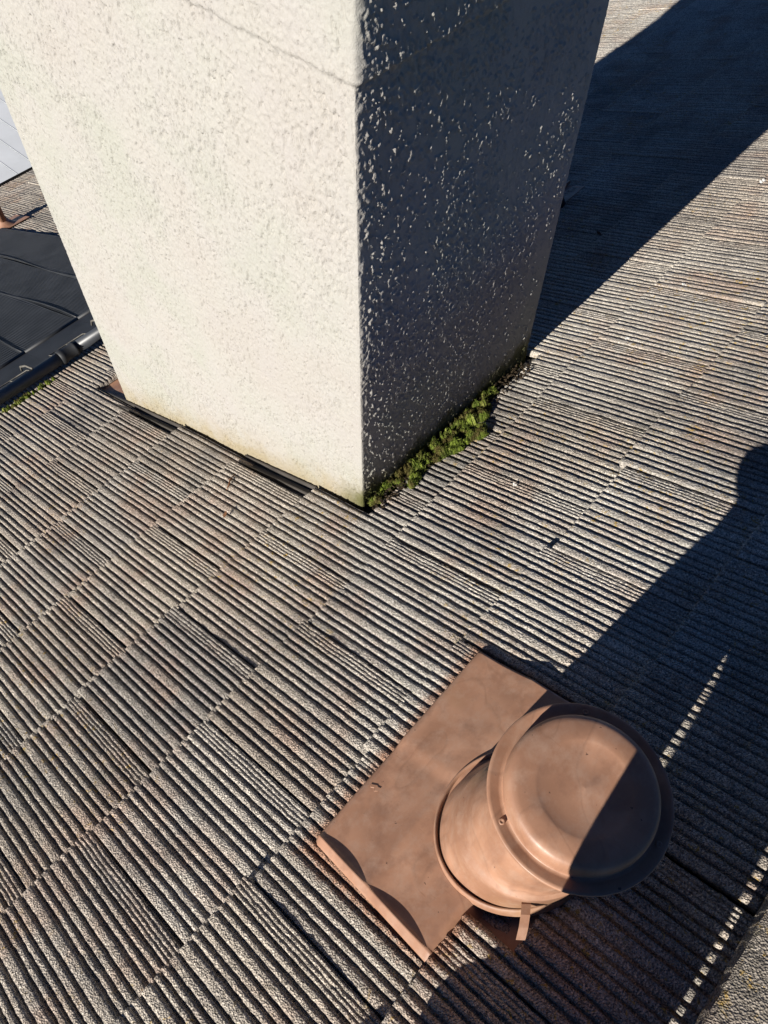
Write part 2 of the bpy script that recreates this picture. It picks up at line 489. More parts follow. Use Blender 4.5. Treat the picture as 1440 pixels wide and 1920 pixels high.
cand = []
for k in range(-1, 19):
    ph = 0.0 if k % 2 == 0 else 0.1525
    for j in range(-7, 31):
        u0 = ph + TW * j; v1 = V0 + TE * k
        if u0 > U_MAX - 0.3 or u0 < U_MIN: continue
        sc = screen(rw(u0 + 0.15, v1 - 0.17))
        vis = False; z = 1e9
        for du in (0, 0.3):
            for dv in (0, -0.35):
                q = screen(rw(u0 + du, v1 + dv))
                if q and -10 < q[0] < 1450 and -10 < q[1] < 1930: vis = True
        if sc: z = sc[2]
        under = (u0 > -0.6 and u0 + TW < 1.66 and v1 - TE > 3.0)
        inch = (u0 > 0.80 and u0 + TW < 1.53 and v1 - TE > 0.85 and v1 < 2.3)
        if inch: continue
        cand.append((not vis or under, z, k, j, u0, v1))
cand.sort()
far_V = []; far_F = []; far_o = 0
rr = random.Random(3)
ntile = 0
for hid, z, k, j, u0, v1 in cand:
    ju = rr.gauss(0, 0.0010); jv = rr.gauss(0, 0.0040); jr = rr.gauss(0, 0.0022); jw = rr.gauss(0, 0.0017)
    rects = [FULL]; cut = False
    for hole in ([HOLE_CH] if k >= 1 else []) + ([HOLE_VENT] if k == -1 else []):
        h = (hole[0] - u0, hole[1] - u0, hole[2] - (v1 - TE), hole[3] - (v1 - TE))
        new = []
        for r_ in rects:
            o_, c_ = subtract(r_, h); new += o_; cut = cut or c_
        rects = [r_ for r_ in new if r_[1] - r_[0] > 0.036 and r_[3] - r_[2] > 0.03]
    if k == -1:
        rects = [(a, b, max(c, 0.012), d) for a, b, c, d in rects]; cut = True
    if not rects: continue
    if ntile < 298 and not hid:
        if cut:
            me = tile_mesh('roof_tile_cut', PROF_HI[(k * 7 + j) % 6], 300 + k * 31 + j, rects, 62 if z < 2.3 else 26); me.materials.append(M_TILE)
        elif z < 2.35: me = MESH_HI[rr.randrange(6)]
        else: me = MESH_MID[rr.randrange(4)]
        o = link('roof_tile', me, None, roof)
        o.location = (u0 + ju, v1 - TE + jv, jw); o.rotation_euler = (0, rr.gauss(0, 0.003), jr)
        ntile += 1
    else:
        for r_ in rects:
            V, F = tile_patch(PROF_LO, 400, r_, 1, 0.0)
            V = V + np.array([u0 + ju, v1 - TE + jv, jw])
            far_V.append(V); far_F.append(F + far_o); far_o += len(V)
me = me_from('tile_field', np.concatenate(far_V), np.concatenate(far_F))
tf = link('tile_field', me, M_TILE_FAR, roof); tf['kind'] = 'stuff'

# ridge capping tiles
def ridge_cap_mesh():
    nx, L = 40, 0.42
    prof = [(0.118, -0.030), (0.1165, -0.006), (0.112, 0.0), (0.085, 0.0125), (0.055, 0.026), (0.025, 0.038), (0.0, 0.0425)]
    prof = prof + [(-y, z) for y, z in prof[-2::-1]]
    V = []
    rng = np.random.default_rng(5)
    for i in range(nx + 1):
        x = L * i / nx
        lift = 0.010 * (1 - i / nx)
        for y, z in prof:
            V.append((x, y + rng.normal(0, 0.0006), z + lift + rng.normal(0, 0.0005)))
    m = len(prof); F = []
    for i in range(nx):
        for q in range(m - 1):
            a = i * m + q; F.append((a, a + m, a + m + 1, a + 1))
    F.append(tuple(range(m))); F.append(tuple(reversed(range(nx * m, nx * m + m))))
    return me_from('ridge_tile', V, F)
RM = ridge_cap_mesh(); RM.materials.append(M_RIDGE)
for i in range(22):
    o = link('ridge_tile', RM, None, roof)
    # stands level over the ridge; sits in roof space turned back by the pitch
    o.location = (-1.72 + 0.365 * i, V_TOP + 0.003, 0.012); o.rotation_euler = (PHI + rr.gauss(0, 0.004), 0, rr.gauss(0, 0.003))
# gutter along the eave
bm = bmesh.new()
g = [(0.0, 0.0), (0.0, -0.10), (0.11, -0.10), (0.12, -0.005), (0.112, 0.0), (0.104, -0.09), (0.01, -0.09), (0.006, 0.0)]
ra = [bm.verts.new((U_MIN, y, z)) for y, z in g]; rb = [bm.verts.new((U_MAX, y, z)) for y, z in g]
for i in range(len(g)):
    j = (i + 1) % len(g); bm.faces.new((ra[i], rb[i], rb[j], ra[j]))
gut = link('gutter', from_bm('gutter', bm), M_GREY_METAL, roof); gut.location = (0, V_EAVE - 0.045, -0.075); gut.rotation_euler = (PHI, 0, 0)

# ground and house below
bm = bmesh.new(); bm_box(bm, -250, 250, -250, 250, -5.5, -5.35)
gr = link('ground', from_bm('ground', bm), M_LAWN); gr['kind'] = 'structure'
eY = rw(0, V_EAVE).y; eZ = rw(0, V_EAVE).z
bm = bmesh.new(); bm_box(bm, U_MIN + 0.3, U_MAX - 0.3, -3.6, eY - 0.5, -5.36, eZ - 0.02)
hs = empty('house', (3.5, 1.0, -5.36)); tag(hs, 'house under the tiled roof, its pale wall below the eave', 'house')
bm2 = bm
wl = link('wall', from_bm('wall', bm2), M_WALL, hs); wl.location = (-3.5, -1.0, 5.36)

# ------------------------------------------------------------------ chimney
ch = empty('chimney', (1.1645, 1.3645, -0.6))
tag(ch, 'tall cream stucco chimney standing on the striated tile roof', 'chimney')
cb = Matrix.Translation((-1.1645, -1.3645, 0.6))

def chimney_shaft():
    zlow, zfine, ztop = -1.02, 0.93, 1.62
    stepz = 0.0023
    Zs = np.concatenate((np.arange(zlow, zfine, stepz), np.linspace(zfine, ztop, 14)))
    P = []; Nn = []; S = []
    def seg(a, b, n, nrm):
        a = np.array(a); b = np.array(b)
        for i in range(n):
            t = i / n; P.append(a + (b - a) * t); Nn.append(nrm)
    seg((CH_X0, CH_Y1), (CH_X0, CH_Y0), 620, (-1, 0))
    seg((CH_X0, CH_Y0), (CH_X1, CH_Y0), 370, (0, -1))
    seg((CH_X1, CH_Y0), (CH_X1, CH_Y1), 24, (1, 0))
    seg((CH_X1, CH_Y1), (CH_X0, CH_Y1), 16, (0, 1))
    P = np.array(P); Nn = np.array(Nn, float); n = len(P)
    per = np.concatenate(([0], np.cumsum(np.linalg.norm(np.diff(P, axis=0), axis=1))))
    # smooth the normals round the corners
    Ns = np.zeros_like(Nn)
    for s in range(-3, 4): Ns += np.roll(Nn, s, 0)
    Ns /= np.linalg.norm(Ns, axis=1, keepdims=True)
    Sg, Zg = np.meshgrid(per, Zs)
    # knocked-down render: trowelled lumps standing on a sandy coat
    tilt = Sg + Zg * 0.10
    side = np.where(Nn[:, 1] < -0.5, 1.0, 0.0)[None, :]
    mask = fbm(Sg / 0.15, Zg / 0.19, 41, 2)
    L1 = fbm(tilt / 0.0058, Zg / 0.0088, 21, 2)
    lumpL = sstep(0.58, 0.70, L1 + (mask - 0.5) * 0.30) * 0.0013
    lumpR = sstep(0.590, 0.640, L1 + (mask - 0.5) * 0.62) * 0.0034 * (0.45 + 0.9 * vnoise(Sg / 0.0036, Zg / 0.0050, 19))
    lump = lumpL * (1 - side) + lumpR * side
    small = (vnoise(Sg / 0.0052, Zg / 0.0060, 61) - 0.5) * 0.0010 * (1 - 0.55 * side)
    grain = (vnoise(Sg / 0.0030, Zg / 0.0034, 77) - 0.5) * 0.0008 * (1 - 0.5 * side)
    pm = fbm(Sg / 0.11, Zg / 0.14, 52, 2)
    slant = Sg + Zg * 0.16
    pit = -sstep(0.665, 0.72, fbm(slant / 0.0040, Zg / 0.0125, 88, 2) + (pm - 0.5) * 0.34) * 0.0046 * (1 - 0.7 * side)
    macro = (fbm(Sg / 0.22, Zg / 0.30, 33, 2) - 0.5) * 0.0020 * (1 - 0.5 * side)
    edge = np.full(per.shape, 1.0)
    for c in (0.0, 1.205, 1.93, 3.135):
        edge = np.minimum(edge, 0.25 + 0.75 * np.clip(np.abs(per - c) / 0.030, 0, 1))
    D = (lump + small + pit) * edge[None, :] + grain + macro
    # pull the edges in so the arrises are soft
    for c in (0.0, 1.205, 1.93, 3.135):
        d = np.abs(per - c); D -= (np.clip(1 - d / 0.008, 0, 1) ** 2 * 0.0025)[None, :]
    # upper band, a little proud of the shaft
    band = sstep(0.758, 0.770, Zg + (fbm(Sg / 0.05, Sg / 0.3, 7, 2) - 0.5) * 0.010)
    w = np.where(np.abs(Nn[:, 1]) > 0.5, np.where(Nn[:, 1] < 0, 0.0095, 0.030), np.where(Nn[:, 0] < 0, 0.0045, 0.012))
    w = np.convolve(np.concatenate((w[-4:], w, w[:4])), np.ones(9) / 9, 'valid')
    D = D + band * w[None, :]
    X = P[None, :, 0] + Ns[None, :, 0] * D; Y = P[None, :, 1] + Ns[None, :, 1] * D
    V = np.stack((X, Y, Zg), -1).reshape(-1, 3)
    r = len(Zs); idx = np.arange(r * n).reshape(r, n); nxt = np.roll(idx, -1, 1)
    F = np.stack((idx[:-1], idx[1:], nxt[1:], nxt[:-1]), -1).reshape(-1, 4)
    # drop what lies well below the roof surface
    zc = V[F].mean(1); hh = zc[:, 1] * SP + zc[:, 2] * CP
    F = F[hh > -0.06]
    # top plate is hidden under the cap
    return me_from('shaft', V, F, smooth=False)
sh = link('shaft', chimney_shaft(), M_STUCCO, ch); sh.location = cb.translation
bm = bmesh.new()
bm_box(bm, CH_X0 - 0.05, CH_X1 + 0.05, CH_Y0 - 0.05, CH_Y1 + 0.05, 1.60, 1.68)
bmesh.ops.bevel(bm, geom=bm.edges[:], offset=0.008, segments=2, affect='EDGES')
cap = link('cap', from_bm('cap', bm), M_WALL, ch); cap.location = cb.translation
bm = bmesh.new(); bm_tube(bm, [(1.16, 1.36, 1.66), (1.16, 1.36, 1.95)], 0.13, 24)
fl = link('flue', from_bm('flue', bm), M_BROWN, ch); fl.location = cb.translation

def roofmat(): 
    return Matrix.Translation(cb.translation) @ Matrix.Rotation(-PHI, 4, 'X')
# metal trays at the foot of the shaft (in roof space)
def tray(name, bm, mat):
    o = link(name, from_bm(name, bm), mat, ch); o.matrix_local = roofmat(); return o
for (a, b_) in ((1.02, 1.362), (1.716, 2.40)):
    bm = bmesh.new()
    bm_box(bm, 0.745, 0.800, a, b_, -0.034, -0.028)
    bm_box(bm, 0.7655, 0.7690, a, b_, -0.0275, -0.012)
    bm_box(bm, 0.7925, 0.7965, a, b_, -0.0275, -0.008)
    tray('side_flashing', bm, M_GREY_METAL)
bm = bmesh.new()
bm_box(bm, 0.800, 1.56, 2.10, 2.375, -0.024, -0.020)
bmesh.ops.bevel(bm, geom=bm.edges[:], offset=0.0012, segments=1, affect='EDGES')
tray('apron_flashing', bm, M_BROWN)
bm = bmesh.new()
bm_box(bm, 0.785, 1.55, 0.795, 0.865, -0.040, -0.036)
tray('back_gutter', bm, M_GREY_METAL)

# ------------------------------------------------------------------ roof vent
VX, VY = 0.331, -0.042          # axis at the cap
vent = roof_empty('roof_vent', 0.3445, -0.012, 0.0)
tag(vent, 'brown painted metal roof vent with round domed cap and square base flashing', 'roof vent')
VB = vent.matrix_basis.copy() if False else (Matrix.Translation(rw(0.3445, -0.012, 0)) @ Matrix.Rotation(-PHI, 4, 'X'))
VBI = VB.inverted()
RS = VBI @ Matrix.Rotation(-PHI, 4, 'X')      # roof space -> vent space

def plate():
    U = np.concatenate((np.linspace(0.094, 0.125, 12), np.linspace(0.13, 0.59, 93)))
    W = np.linspace(-0.135, 0.2635, 100)
    UU, WW = np.meshgrid(U, W)
    # slight skew of the left edge
    UU = UU + (0.019 * (WW + 0.028) / 0.29) * np.clip((0.59 - UU) / 0.49, 0, 1)
    t = UU - (0.094 + 0.019 * (WW + 0.028) / 0.29)
    Z = np.full_like(UU, 0.0075)
    lob = 0.0014 + 0.0068 * np.abs(np.sin((WW - 0.128) / 0.146 * math.pi)) ** 0.9 * ((WW < 0.27) & (WW > -0.05))
    # folded edge: rises from the tiles, then falls to the pan
    Z = Z + np.where(t < 0.0145, -0.0075 + 0.0115 * np.clip(t / 0.0145, 0, 1), 0.0)
    fall = sstep(0.0145, 0.0175, t)
    Z = np.where(t >= 0.0145, 0.0115 - lob * fall + 0.0 * t, Z)
    Z = Z + (np.clip((t - 0.03) / 0.1, 0, 1)) * 0.0
    # step across the middle and gentle oil-canning
    Z = Z + 0.0042 * sstep(0.327, 0.362, UU - 0.05 * (WW - 0.11) * 0) * sstep(0.02, 0.13, WW)
    Z = Z + (fbm(UU * 9, WW * 9, 3, 2) - 0.5) * 0.0050 * np.clip(t * 12, 0, 1)
    # right edge curls up then turns down
    Z = Z + 0.0015 * sstep(0.54, 0.585, UU)
    # upper end tucks under the course above
    Z = Z - 0.030 * sstep(0.022, 0.050, -WW)
    Z = np.where(WW < -0.05, Z - 0.003, Z)
    # lower edge bends down to the tiles
    Z = Z - 0.0045 * sstep(0.252, 0.2635, WW)
    top = np.stack((UU, WW, Z), -1).reshape(-1, 3)
    n, m = UU.shape; idx = np.arange(n * m).reshape(n, m)
    F = np.stack((idx[:-1, :-1], idx[:-1, 1:], idx[1:, 1:], idx[1:, :-1]), -1).reshape(-1, 4)
    c = top[F].mean(1)
    F = F[np.hypot(c[:, 0] - 0.3445, c[:, 1] + 0.012) > 0.118]
    me = me_from('base_flashing', top, F, smooth=True)
    return me
o = link('base_flashing', plate(), M_BROWN, vent); o.matrix_local = RS
md = o.modifiers.new('thickness', 'SOLIDIFY'); md.thickness = 0.0012; md.offset = -1

# raised collar, in roof space
prof = [(0.1405, 0.002), (0.1395, 0.010), (0.1375, 0.0165), (0.1345, 0.0175), (0.1325, 0.014), (0.1320, 0.0)]
V, F = lathe(prof, 120)
o = link('collar', me_from('collar', V, F, True), M_BROWN, vent); o.matrix_local = RS @ Matrix.Translation((0.3445, -0.012, 0))

# cone: from the roof-plane ring up to a level neck
def cone_mesh():
    n = 120; rings = []
    c0 = rw(0.3445, -0.012, 0.004); c1 = Vector((VX, VY, 0.30))
    for r, t in ((0.1320, 0.0), (0.1240, 0.14), (0.1160, 0.30), (0.1130, 0.37), (0.1080, 0.375), (0.1000, 0.55), (0.0900, 0.75), (0.078, 0.95), (0.070, 1.0), (0.068, 1.15), (0.068, 1.32)):
        ring = []
        k = max(0.0, 1 - t)
        for q in range(n):
            a = 2 * math.pi * q / n
            dent = 1 + 0.012 * math.sin(3 * a + 0.6) * k + 0.006 * math.sin(7 * a + 2) * k
            pr = Vector((math.cos(a) * r * dent, math.sin(a) * r * dent, 0))
            tilted = Matrix.Rotation(-PHI * k, 4, 'X') @ pr
            ring.append(c0.lerp(c1, t) + tilted if t <= 1 else c1 + Vector((0, 0, (t - 1) * 0.30)) + pr)
        rings.append(ring)
    V = [p for r_ in rings for p in r_]; F = []
    for i in range(len(rings) - 1):
        for q in range(n):
            F.append((i * n + q, i * n + (q + 1) % n, (i + 1) * n + (q + 1) % n, (i + 1) * n + q))
    return me_from('cone', V, F, True)
o = link('cone', cone_mesh(), M_BROWN_L, vent); o.matrix_local = VBI

# cap: brim with a shallow upturn, rounded dome, dished top
capM = VBI @ Matrix.Translation((VX, VY, 0.39))
prof = [(0.066, 0.000), (0.090, -0.004), (0.1125, -0.0045), (0.1135, -0.003), (0.1138, 0.0020), (0.1128, 0.0036), (0.109, 0.0032), (0.100, 0.0010), (0.0955, 0.0000), (0.0945, 0.002)]
V, F = lathe(prof, 160)
o = link('brim', me_from('brim', V, F, True), M_BROWN, vent); o.matrix_local = capM
prof = [(0.0946, 0.0015), (0.0940, 0.010), (0.0928, 0.0195), (0.0905, 0.0255), (0.0865, 0.0290), (0.0800, 0.0306), (0.0680, 0.0314), (0.0600, 0.0317), (0.0570, 0.0311),
        (0.0520, 0.0300), (0.0400, 0.0291), (0.0280, 0.0286), (0.0160, 0.0286), (0.0001, 0.0288)]
V, F = lathe(prof, 160)
V = [(x, y, z + 0.0030 * math.exp(-((x - 0.004) ** 2 / 0.00022 + (y + 0.004) ** 2 / 0.00010)) + 0.0006 * math.sin(40 * x + 1) * math.sin(35 * y)) for x, y, z in V]
o = link('dome', me_from('dome', V, F, True), M_BROWN, vent); o.matrix_local = capM
# rivets on the brim
for a in (150, 278, 30):
    V, F = lathe([(0.0042, 0.0), (0.0040, 0.0016), (0.0028, 0.0024), (0.0016, 0.0014), (0.0001, 0.0012)], 14)
    o = link('rivet', me_from('rivet', V, F, True), M_BROWN, vent)
    o.matrix_local = capM @ Matrix.Translation((0.1035 * math.cos(math.radians(a)), 0.1035 * math.sin(math.radians(a)), 0.0010))
# bent tab torn out of the cone
def strip(pts, w, th, wdir):
    bm = bmesh.new(); wd = Vector(wdir).normalized() * w / 2
    prev = None
    for i, p in enumerate(pts):
        p = Vector(p); t = (Vector(pts[min(i + 1, len(pts) - 1)]) - Vector(pts[max(i - 1, 0)])).normalized()
        nn = t.cross(wd).normalized() * th
        q = [bm.verts.new(p - wd), bm.verts.new(p + wd), bm.verts.new(p + wd + nn), bm.verts.new(p - wd + nn)]
        if prev:
            for k in range(4): bm.faces.new((prev[k], prev[(k + 1) % 4], q[(k + 1) % 4], q[k]))
        else: bm.faces.new(q)
        prev = q
    bm.faces.new(prev); return bm
TABP = [(0.255, -0.078, 0.097), (0.243, -0.084, 0.106), (0.231, -0.091, 0.108), (0.217, -0.099, 0.102), (0.203, -0.106, 0.092)]
o = link('tab', from_bm('tab', strip(TABP, 0.0135, 0.0012, (0.6, -0.75, 0.1))), M_BROWN_L, vent); o.matrix_local = VBI
# crease scuff standing off the cone near the collar and a flake on the pan
o = link('flake', from_bm('flake', strip([(0.352, 0.068, 0.045), (0.346, 0.073, 0.050), (0.332, 0.078, 0.051), (0.320, 0.079, 0.046)], 0.008, 0.0008, (0, 0.4, 1))), M_BROWN_L, vent); o.matrix_local = VBI
o = link('torn_edge', from_bm('torn_edge', strip([(0.250, 0.249, 0.0085), (0.247, 0.244, 0.0098), (0.250, 0.238, 0.0092), (0.245, 0.233, 0.0102), (0.249, 0.229, 0.0088)], 0.0014, 0.0006, (1, 0.2, 0.7))), M_BROWN_L, vent); o.matrix_local = RS

# ------------------------------------------------------------------ solar heating mats
def mat_mesh(u0, u1, v0, v1, seed):
    pitch = 0.0085; nr = int((u1 - u0) / pitch)
    prof = []
    for i in range(nr):
        x = u0 + pitch * i
        prof += [(x, 0.0), (x + pitch * 0.22, 0.0040), (x + pitch * 0.5, 0.0052), (x + pitch * 0.78, 0.0040)]
    prof.append((u0 + pitch * nr, 0.0))
    prof = np.array(prof); Y = np.linspace(v0, v1, 44)
    XX, YY = np.meshgrid(prof[:, 0], Y); ZZ = np.repeat(prof[None, :, 1], len(Y), 0)
    e0 = np.clip(1 - (XX - u0) / 0.02, 0, 1); e1 = np.clip(1 - (u1 - XX) / 0.02, 0, 1)
    wav = np.sin(YY * 5.2 + seed) * 0.5 + 0.5
    ZZ = ZZ + 0.012 + (e0 ** 2) * (0.001 + 0.002 * wav) + (e1 ** 2) * 0.002
    XX = XX + 0.012 * np.sin(YY * 4.4 + seed * 1.7) * (e0 + e1 * 0.8) + 0.004 * np.sin(YY * 3.1 + seed)
    # moulded cross bands
    ZZ = ZZ + 0.0022 * np.exp(-((YY - v0 - 0.55 - 0.06 * seed) / 0.014) ** 2) + (fbm(XX * 5, YY * 3, int(seed * 10), 2) - 0.5) * 0.006
    top = np.stack((XX, YY, ZZ), -1).reshape(-1, 3); n, m = XX.shape
    idx = np.arange(n * m).reshape(n, m)
    F = np.stack((idx[:-1, :-1], idx[:-1, 1:], idx[1:, 1:], idx[1:, :-1]), -1).reshape(-1, 4)
    return me_from('mat', top, F)
edges = [0.24, 0.515, 0.79, 1.075, 1.34, 1.635]
where = ['black ribbed solar mat furthest along the pipe from the chimney', 'black ribbed solar mat fourth from the brown vent pipe',
         'black ribbed solar mat middle of the five, against the header pipe', 'black ribbed solar mat second from the brown vent pipe',
         'black ribbed solar mat beside the brown vent pipe, its edge over bare tiles']
for i in range(5):
    root = roof_empty('solar_mat', edges[i], 3.07, 0.0)
    tag(root, where[i], 'solar mat', 'black solar heating mats on the roof')
    me = mat_mesh(0.0, edges[i + 1] - edges[i] + 0.006, 0.0, 3.0, 1.0 + i * 0.9)
    o = link('mat', me, M_RUBBER, root)
    bm = bmesh.new(); L = edges[i + 1] - edges[i]
    bm_tube(bm, [(0.001, -0.020, 0.016), (L - 0.001, -0.020, 0.016)], 0.010, 10)
    link('header_bar', from_bm('header_bar', bm, True), M_RUBBER, root)
    bm = bmesh.new()
    pts = [(0.006 + 0.012 * math.sin(q * 0.30 * 4.4 * 0.33 + (1 + i * .9) * 1.7) * 0.9, 0.1 * q, 0.020 + 0.002 * math.sin(q * .5)) for q in range(31)]
    bm_tube(bm, pts, 0.0035, 6)
    link('edge_cord', from_bm('edge_cord', bm, True), M_RUBBER, root)
    bm = bmesh.new(); bm_box(bm, 0.0005, L - 0.0005, -0.330, -0.030, 0.012, 0.016)
    link('apron_strip', from_bm('apron_strip', bm), M_RUBBER, root)
# header pipe
hp = roof_empty('header_pipe', 1.0, 2.69, 0.045)
tag(hp, 'thick black plastic pipe lying along the top of the solar mats', 'pipe')
bm = bmesh.new(); bm_tube(bm, [(-2.6, 0.0, 0), (-0.12, 0.004, 0)], 0.0255, 20); link('pipe', from_bm('pipe', bm, True), M_PIPE, hp)
bm = bmesh.new(); bm_tube(bm, [(-0.10, 0.004, 0), (0.9, 0.0, 0)], 0.0255, 20); link('pipe', from_bm('pipe', bm, True), M_PIPE, hp)
V, F = lathe([(0.0256, -0.05), (0.031, -0.048), (0.0315, -0.03), (0.029, -0.026), (0.029, 0.018), (0.0318, 0.022), (0.0318, 0.030), (0.0256, 0.032)], 24)
o = link('coupling', me_from('coupling', V, F, True), M_RUBBER, hp); o.matrix_local = Matrix.Translation((-0.135, 0.004, 0)) @ Matrix.Rotation(math.pi / 2, 4, 'Y')
for x in (-0.30, 0.06):
    bm = bmesh.new()
    bm_tube(bm, [(x, 0.0, 0.027), (x - 0.004, 0.06, 0.030), (x - 0.012, 0.11, 0.020), (x - 0.012, 0.135, -0.005)], 0.0045, 8)
    link('clip_strap', from_bm('clip_strap', bm, True), M_CLIP, hp)
for x0, x1 in ((-0.47, -0.31), (-0.20, -0.03)):
    bm = bmesh.new()
    bm_tube(bm, [(x0, 0.02, 0.020), (x0, 0.062, 0.012), (x1, 0.062, 0.012), (x1, 0.02, 0.020)], 0.0025, 6)
    bm_tube(bm, [((x0 + x1) / 2, 0.02, 0.020), ((x0 + x1) / 2, 0.062, 0.012)], 0.0022, 6)
    link('wire_clip', from_bm('wire_clip', bm, True), M_CLIP, hp)

# ------------------------------------------------------------------ small pipes on the roof
vp = roof_empty('vent_pipe', 1.665, 5.34, 0.0)
tag(vp, 'thin brown vent pipe with flared foot at the edge of the solar mats', 'vent pipe')
Mi = Matrix.Rotation(PHI, 4, 'X')
bm = bmesh.new(); bm_tube(bm, [(0, 0, -0.02), (0, 0, 0.75)], 0.027, 20)
o = link('pipe', from_bm('pipe', bm, True), M_BROWN_L, vp); o.matrix_local = Mi
V, F = lathe([(0.085, 0.004), (0.070, 0.014), (0.048, 0.035), (0.034, 0.065), (0.029, 0.09), (0.0275, 0.10)], 28)
o = link('flared_foot', me_from('flared_foot', V, F, True), M_BROWN_L, vp)
bm = bmesh.new(); bm_box(bm, -0.10, 0.15, -0.10, 0.14, 0.003, 0.006)
link('base_plate', from_bm('base_plate', bm), M_BROWN, vp)

pj = roof_empty('pipe_boot', 2.40, 1.36, 0.0)
tag(pj, 'short dark pipe stub on a brown flashing plate in the chimney shadow', 'pipe boot')
bm = bmesh.new(); bm_box(bm, -0.03, 0.17, -0.05, 0.10, 0.003, 0.005)
link('flashing_plate', from_bm('flashing_plate', bm), M_BROWN, pj)
bm = bmesh.new(); bm_tube(bm, [(0.0, 0.0, 0.0), (0.0, 0.0, 0.05), (0.004, 0.0, 0.075)], [0.062, 0.055, 0.046], 24)
link('boot', from_bm('boot', bm, True), M_RUBBER, pj)
bm = bmesh.new(); bm_box(bm, 0.09, 0.19, 0.03, 0.09, 0.0055, 0.016)
link('lifted_flange', from_bm('lifted_flange', bm), M_BROWN, pj)

# ------------------------------------------------------------------ white patio cover below the eave
pc = empty('patio_cover', (2.0, 6.9, -3.05))
tag(pc, 'white sheet metal patio cover with raised seams below the eave', 'patio cover')
bm = bmesh.new()
bm_box(bm, 0.006, 0.192, 0, 4.6, -0.012, 0.0); bm_box(bm, 0.001, 0.0055, 0, 4.6, -0.012, 0.0025)
PM = from_bm('roof_panel', bm); PM.materials.append(M_WHITE)
for i in range(24):
    o = link('roof_panel', PM, None, pc); o.location = (-1.35 + 0.195 * i, -0.42, 0)
bm = bmesh.new(); bm_box(bm, -1.4, 3.4, -0.44, -0.40, -0.12, 0.0)
link('fascia', from_bm('fascia', bm), M_WHITE, pc)
for x in (-1.2, 3.2):
    bm = bmesh.new(); bm_box(bm, x - 0.05, x + 0.05, 4.0, 4.1, -2.3, -0.013)
    link('post', from_bm('post', bm), M_WHITE, pc)

# ------------------------------------------------------------------ moss
def moss_patch(name, centres, nb, label, parent=None):
    """centres: (u, v, radius, height)"""
    rng = np.random.default_rng(len(centres) * 13 + nb)
    V = []; F = []
    def add(vs_, fs):
        o_ = len(V); V.extend(vs_); F.extend([tuple(i + o_ for i in f) for f in fs])
    for (u, v, r, h) in centres:
        # cushion
        n1, n2 = 5, 10; vs_ = []; fs = []
        for i in range(n1 + 1):
            th = i / n1 * math.pi / 2
            for q in range(n2):
                a = 2 * math.pi * q / n2
                k = 1 + 0.12 * math.sin(3 * a + u * 90) + 0.08 * math.sin(5 * a + v * 70) + rng.normal(0, 0.03)
                vs_.append((u + r * k * math.sin(th) * math.cos(a), v + r * k * math.sin(th) * math.sin(a) * 0.8, -0.012 + (h + 0.012) * math.cos(th) * (1 + rng.normal(0, 0.06))))
        for i in range(n1):
            for q in range(n2):
                fs.append((i * n2 + q, (i + 1) * n2 + q, (i + 1) * n2 + (q + 1) % n2, i * n2 + (q + 1) % n2))
        add(vs_, fs)
        m = int(nb * (r / 0.02) ** 2)
        for _ in range(m):
            a = rng.uniform(0, 2 * math.pi); s = math.sqrt(rng.uniform(0, 1))
            th = s * math.pi / 2 * 0.98
            nrm = Vector((math.sin(th) * math.cos(a), math.sin(th) * math.sin(a), math.cos(th) + 0.15)).normalized()
            p = Vector((u + r * math.sin(th) * math.cos(a), v + 0.8 * r * math.sin(th) * math.sin(a), -0.012 + (h + 0.012) * math.cos(th)))
            d = (nrm + Vector(rng.normal(0, 0.45, 3))).normalized(); L = rng.uniform(0.003, 0.008)
            s_ = d.orthogonal().normalized(); s_ = (s_ + d.cross(s_) * rng.normal(0, 1)).normalized() * rng.uniform(0.0005, 0.0011)
            add([tuple(p - s_), tuple(p + s_), tuple(p + d * L)], [(0, 1, 2)])
    me = me_from(name, V, F)
    o = link(name, me, M_MOSS); o.rotation_euler = (-PHI, 0, 0); o['kind'] = 'stuff'
    o['label'] = label; o['category'] = 'moss'
    return o
rm = random.Random(21)
cs = []
for i in range(900):
    u = 0.822 + 0.66 * rm.random()
    dens = 0.10 + 0.90 * math.exp(-((u - 1.09) / 0.17) ** 2)
    if u > 1.34: continue
    wv = 0.020 + 0.050 * math.exp(-((u - 1.10) / 0.15) ** 2) + 0.012 * math.sin(u * 41)
    q = rm.random()
    v = 0.826 - (0.010 if u > 1.0 else 0.0) - wv * q
    clump = math.sin(u * 57 + v * 30) * math.sin(v * 83 + 1.3) + 0.5 * math.sin(u * 131)
    if rm.random() > dens or clump < -0.55: continue
    cs.append((u, v, rm.uniform(0.004, 0.011), max(0.001, 0.020 * (1 - q) ** 0.6 * rm.uniform(0.4, 1.1) - 0.002)))
for (u, v, r, h) in ((1.165, 0.722, 0.020, 0.012), (1.185, 0.735, 0.016, 0.012), (1.15, 0.738, 0.018, 0.012), (1.23, 0.765, 0.018, 0.018), (1.20, 0.780, 0.022, 0.022), (1.06, 0.772, 0.020, 0.016), (1.10, 0.762, 0.020, 0.018),
                     (0.945, 0.772, 0.017, 0.011), (0.925, 0.764, 0.013, 0.008), (1.27, 0.790, 0.014, 0.02), (0.985, 0.785, 0.015, 0.014)):
    for q in range(7):
        a = q * 2.4; k = 0.55 * r * math.sqrt(q / 7)
        cs.append((u + k * math.cos(a), v + k * math.sin(a), r * 0.55, h * (1 - 0.3 * q / 7)))
moss_patch('moss', cs, 330, 'bright green moss cushions packed along the shaded foot of the chimney')
cs = [(0.50 + 0.24 * rm.random(), 2.652 + 0.014 * rm.random(), rm.uniform(0.006, 0.012), rm.uniform(0.006, 0.016)) for i in range(40)]
moss_patch('moss', cs, 70, 'strip of pale green moss under the black header pipe')
